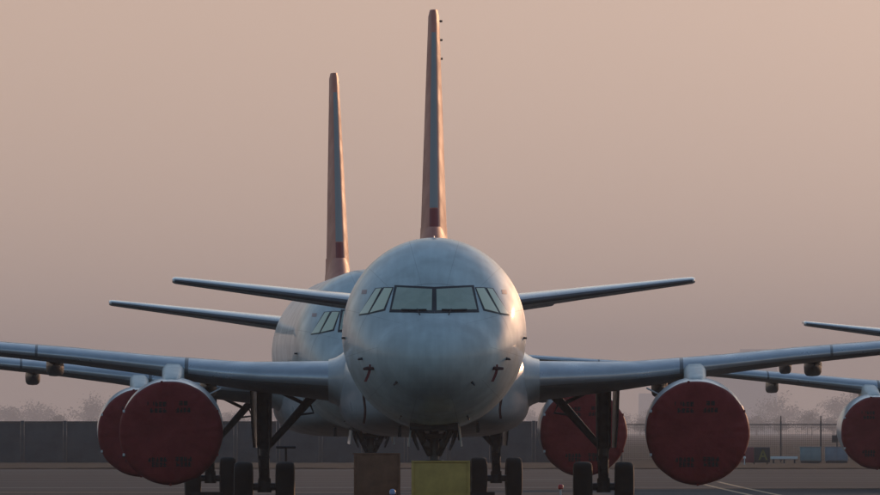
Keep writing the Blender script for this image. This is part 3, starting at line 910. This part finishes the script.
# ------------------------------------------------------------------ ribbons hanging from the fuselage sides
for (x, z0, z1, lb) in ((-1.50, 2.66, 1.95, 'dark ribbon hanging down the left underside of the near fuselage'), (1.43, 2.60, 2.05, 'dark ribbon hanging down the right underside of the near fuselage')):
    t = thing('warning_ribbon', lb, 'ribbon', (0, 0, 0), 0, 'ribbons under the near fuselage')
    mb = MB(); n = 8; rr = []
    for i in range(n + 1):
        f = i / n; z = (z1 - z0) * f; dx = 0.02 * math.sin(5 * f + x); dy = 0.03 * math.sin(7 * f)
        rr.append([(dx - 0.026, dy, z), (dx + 0.026, dy + 0.01, z), (dx + 0.026, dy + 0.016, z), (dx - 0.026, dy + 0.006, z)])
    mb.loft(rr); mb.ob('band', M['redblack'], t)
    mb = MB(); mb.tube([(0, 0.1, 0.02), (0, 0, 0.0)], 0.03, 8); mb.ob('plug', M['red'], t)
    place(t, 'main', (x, 6.2, z0))

# ------------------------------------------------------------------ boxes in front of the nose wheels
def make_box(name, w, h, d, m, lb, key, dx):
    t = thing(name, lb, 'box')
    mb = MB(); mb.box(-w / 2 + 0.03, w / 2 - 0.03, 0, d, 0.12, h - 0.035, 0.01); mb.ob('body', m, t)
    mb = MB(); mb.box(-w / 2, w / 2, -0.03, d + 0.03, h - 0.033, h, 0.008); mb.ob('lid', m, t)
    for s_ in (-1, 1):
        mb = MB(); mb.box(s_ * (w / 2 - 0.03) - 0.028, s_ * (w / 2 - 0.03) + 0.028, -0.022, 0.03, 0.12, h - 0.036, 0.006); mb.ob('corner_post', m, t)
        mb = MB(); mb.box(s_ * (w / 2 - 0.25) - 0.1, s_ * (w / 2 - 0.25) + 0.1, 0.02, d - 0.02, 0.0, 0.118, 0.006); mb.ob('skid', M['black'], t)
    place(t, key, (dx, 3.2, 0))
    return t
make_box('ballast_box', 1.25, 1.16, 0.95, M['yellow'], 'yellow steel box standing before the nose wheel of the nearest airliner', 'main', 0.14)
make_box('ballast_box', 1.18, 1.24, 0.95, M['brown'], 'rusty brown box standing before the nose wheel of the airliner behind', 'second', 0.10)

# ------------------------------------------------------------------ T-handle stand by the left main gear
t = thing('handle_post', 'slim dark T-shaped handle rising above the left main wheel of the nearest airliner', 'handle')
mb = MB(); mb.tube([(0, 0, 0.05), (0, 0, 1.42)], 0.028, 8); mb.ob('pole', M['black'], t)
mb = MB(); mb.tube([(-0.22, 0, 1.43), (0.22, 0, 1.43)], 0.03, 8); mb.ob('crossbar', M['black'], t)
mb = MB(); mb.box(-0.3, 0.3, -0.25, 0.25, 0.0, 0.06, 0.01); mb.ob('base_plate', M['black'], t)
place(t, 'main', (-3.33, 19.0, 0))

# ------------------------------------------------------------------ wheel chocks
def chock(key, x, y, lb):
    mb = MB()
    mb.loft([[(xx, -0.14, 0), (xx, 0.14, 0), (xx, 0.06, 0.19), (xx, -0.04, 0.19)] for xx in (-0.42, 0.42)])
    o = mb.ob('wheel_chock', M['black'], None, smooth=False); tag(o, lb, 'chock', 'wheel chocks')
    place(o, key, (x, y, 0))
chock('second', 3.30, 16.95, 'black wheel chock at the landing gear seen right of the yellow box')
chock('second', -3.9, 16.95, 'black wheel chock at the far left landing gear below the front left engine cover')

# ------------------------------------------------------------------ lights on the apron
def edge_light(px_, Y, m, lb, h, stem):
    t = thing('ground_light', lb, 'light', (at(px_, Y), Y, 0))
    mb = MB(); mb.lathe([(0, 0.13), (0.03, 0.13), (0.05, 0.05)], (0, 0, 0), 'z', 16); mb.ob('base', M['black'], t)
    mb = MB(); mb.tube([(0, 0, 0.04), (0, 0, h - 0.13)], 0.028, 8); mb.ob('stem', stem, t)
    mb = MB(); mb.lathe([(h - 0.14, 0.05), (h - 0.12, 0.075), (h - 0.05, 0.075), (h - 0.015, 0.05), (h, 0.01)], (0, 0, 0), 'z', 16); mb.ob('lamp_glass', m, t)
    return t
edge_light(392.5, 303, M['lamp_blue'], 'small blue edge light on a stem in front of the brown box', 0.37, M['hub'])
edge_light(560.5, 334, M['lamp_red'], 'small red light on a pale stem left of the right landing gear', 0.36, M['white'])

# ------------------------------------------------------------------ signs and cabinets along the far edge
SY = 668.0
s_ = thing('taxiway_sign', 'low red and black taxiway sign with a yellow letter A', 'sign', (0, SY, 0))
x0, x1, xm = at(742, SY), at(770, SY), at(754, SY)
mb = MB(); mb.box(x0, xm - 0.01, -0.12, 0.12, 0.14, 0.98, 0.015); mb.ob('red_panel', M['signred'], s_)
mb = MB(); mb.box(xm, x1, -0.12, 0.12, 0.14, 0.98, 0.015); mb.ob('black_panel', M['signblack'], s_)
for xx in (x0 + 0.15, xm, x1 - 0.15):
    mb = MB(); mb.tube([(xx, 0, 0), (xx, 0, 0.16)], 0.035, 8); mb.ob('leg', M['black'], s_)
cx = (xm + x1) / 2 + 0.05
mb = MB()
for sgn in (-1, 1):
    mb.loft([[(cx + sgn * 0.20 - 0.05, y, 0.28), (cx + sgn * 0.20 + 0.05, y, 0.28), (cx + 0.05 * (1 if sgn > 0 else 1), y, 0.84), (cx - 0.05, y, 0.84)] for y in (-0.128, -0.122)])
mb.box(cx - 0.13, cx + 0.13, -0.131, -0.124, 0.44, 0.53)
mb.ob('letter', M['signyellow'], s_, smooth=False)
edge_light(744.5, 664, M['white'], 'small pale marker light beside the red end of the taxiway sign', 0.5, M['white'])

def cabinet(pa, pb, Y, m, lb):
    xa, xb = at(pa, Y), at(pb, Y)
    t = thing('cabinet', lb, 'cabinet', ((xa + xb) / 2, Y, 0), 0, 'pale cabinets by the fence')
    w = (xb - xa) / 2
    mb = MB(); mb.box(-w, w, 0, 0.5, 0.16, 0.92, 0.015); mb.ob('body', m, t)
    mb = MB(); mb.box(-w - 0.03, w + 0.03, -0.03, 0.53, 0.922, 0.965, 0.008); mb.ob('lid', m, t)
    for q in (-1, 1):
        mb = MB(); mb.box(min(q * 0.012, q * (w - 0.03)), max(q * 0.012, q * (w - 0.03)), -0.018, -0.002, 0.2, 0.9, 0.004); mb.ob('door', m, t)
    mb = MB(); mb.box(-w + 0.04, w - 0.04, 0.03, 0.47, 0, 0.158); mb.ob('plinth', M['black'], t)
cabinet(800, 821, 700, M['blue'], 'pale teal blue cabinet by the fence, nearer the taxiway sign')
cabinet(825, 848, 700, M['bluegrey'], 'pale grey blue cabinet by the fence, nearest the right engine')
t = thing('low_barrier', 'low white rail between the taxiway sign and the pale blue cabinet', 'barrier', (at(784, 698), 698, 0))
mb = MB(); mb.box(-0.78, 0.78, -0.05, 0.05, 0.26, 0.42, 0.02); mb.ob('rail', M['white'], t)
for q in (-0.6, 0, 0.6):
    mb = MB(); mb.box(q - 0.05, q + 0.05, -0.04, 0.04, 0, 0.258); mb.ob('foot', M['black'], t)
t = thing('notice_post', 'grey post with two small notice plates by the fence near the right engine', 'sign post', (at(837, 712), 712, 0))
mb = MB(); mb.tube([(0, 0, 0), (0, 0, 2.1)], 0.04, 8); mb.ob('pole', M['wire'], t)
mb = MB(); mb.box(-0.30, 0.05, -0.07, -0.042, 1.2, 1.62, 0.005); mb.ob('plate', M['post'], t)
mb = MB(); mb.box(0.10, 0.45, -0.07, -0.042, 1.5, 1.95, 0.005); mb.tube([(0, -0.05, 1.7), (0.15, -0.05, 1.7)], 0.02, 6); mb.ob('plate', M['post'], t)

# ------------------------------------------------------------------ haze
HAZE = 0.000125
mb = MB(); mb.box(-6000, 6000, -400, 18500, -1.1, 140)
hz = mb.ob('haze', None, None, smooth=False)
hz.data.materials.clear()
hm = bpy.data.materials.new('haze'); hm.use_nodes = True
nt = hm.node_tree; nt.nodes.clear()
pv = nt.nodes.new('ShaderNodeVolumePrincipled')
pv.inputs['Color'].default_value = (0.86, 0.84, 0.84, 1)
pv.inputs['Density'].default_value = HAZE
pv.inputs['Anisotropy'].default_value = 0.2
mo = nt.nodes.new('ShaderNodeOutputMaterial'); nt.links.new(pv.outputs[0], mo.inputs['Volume'])
hz.data.materials.append(hm)
hz['kind'] = 'stuff'
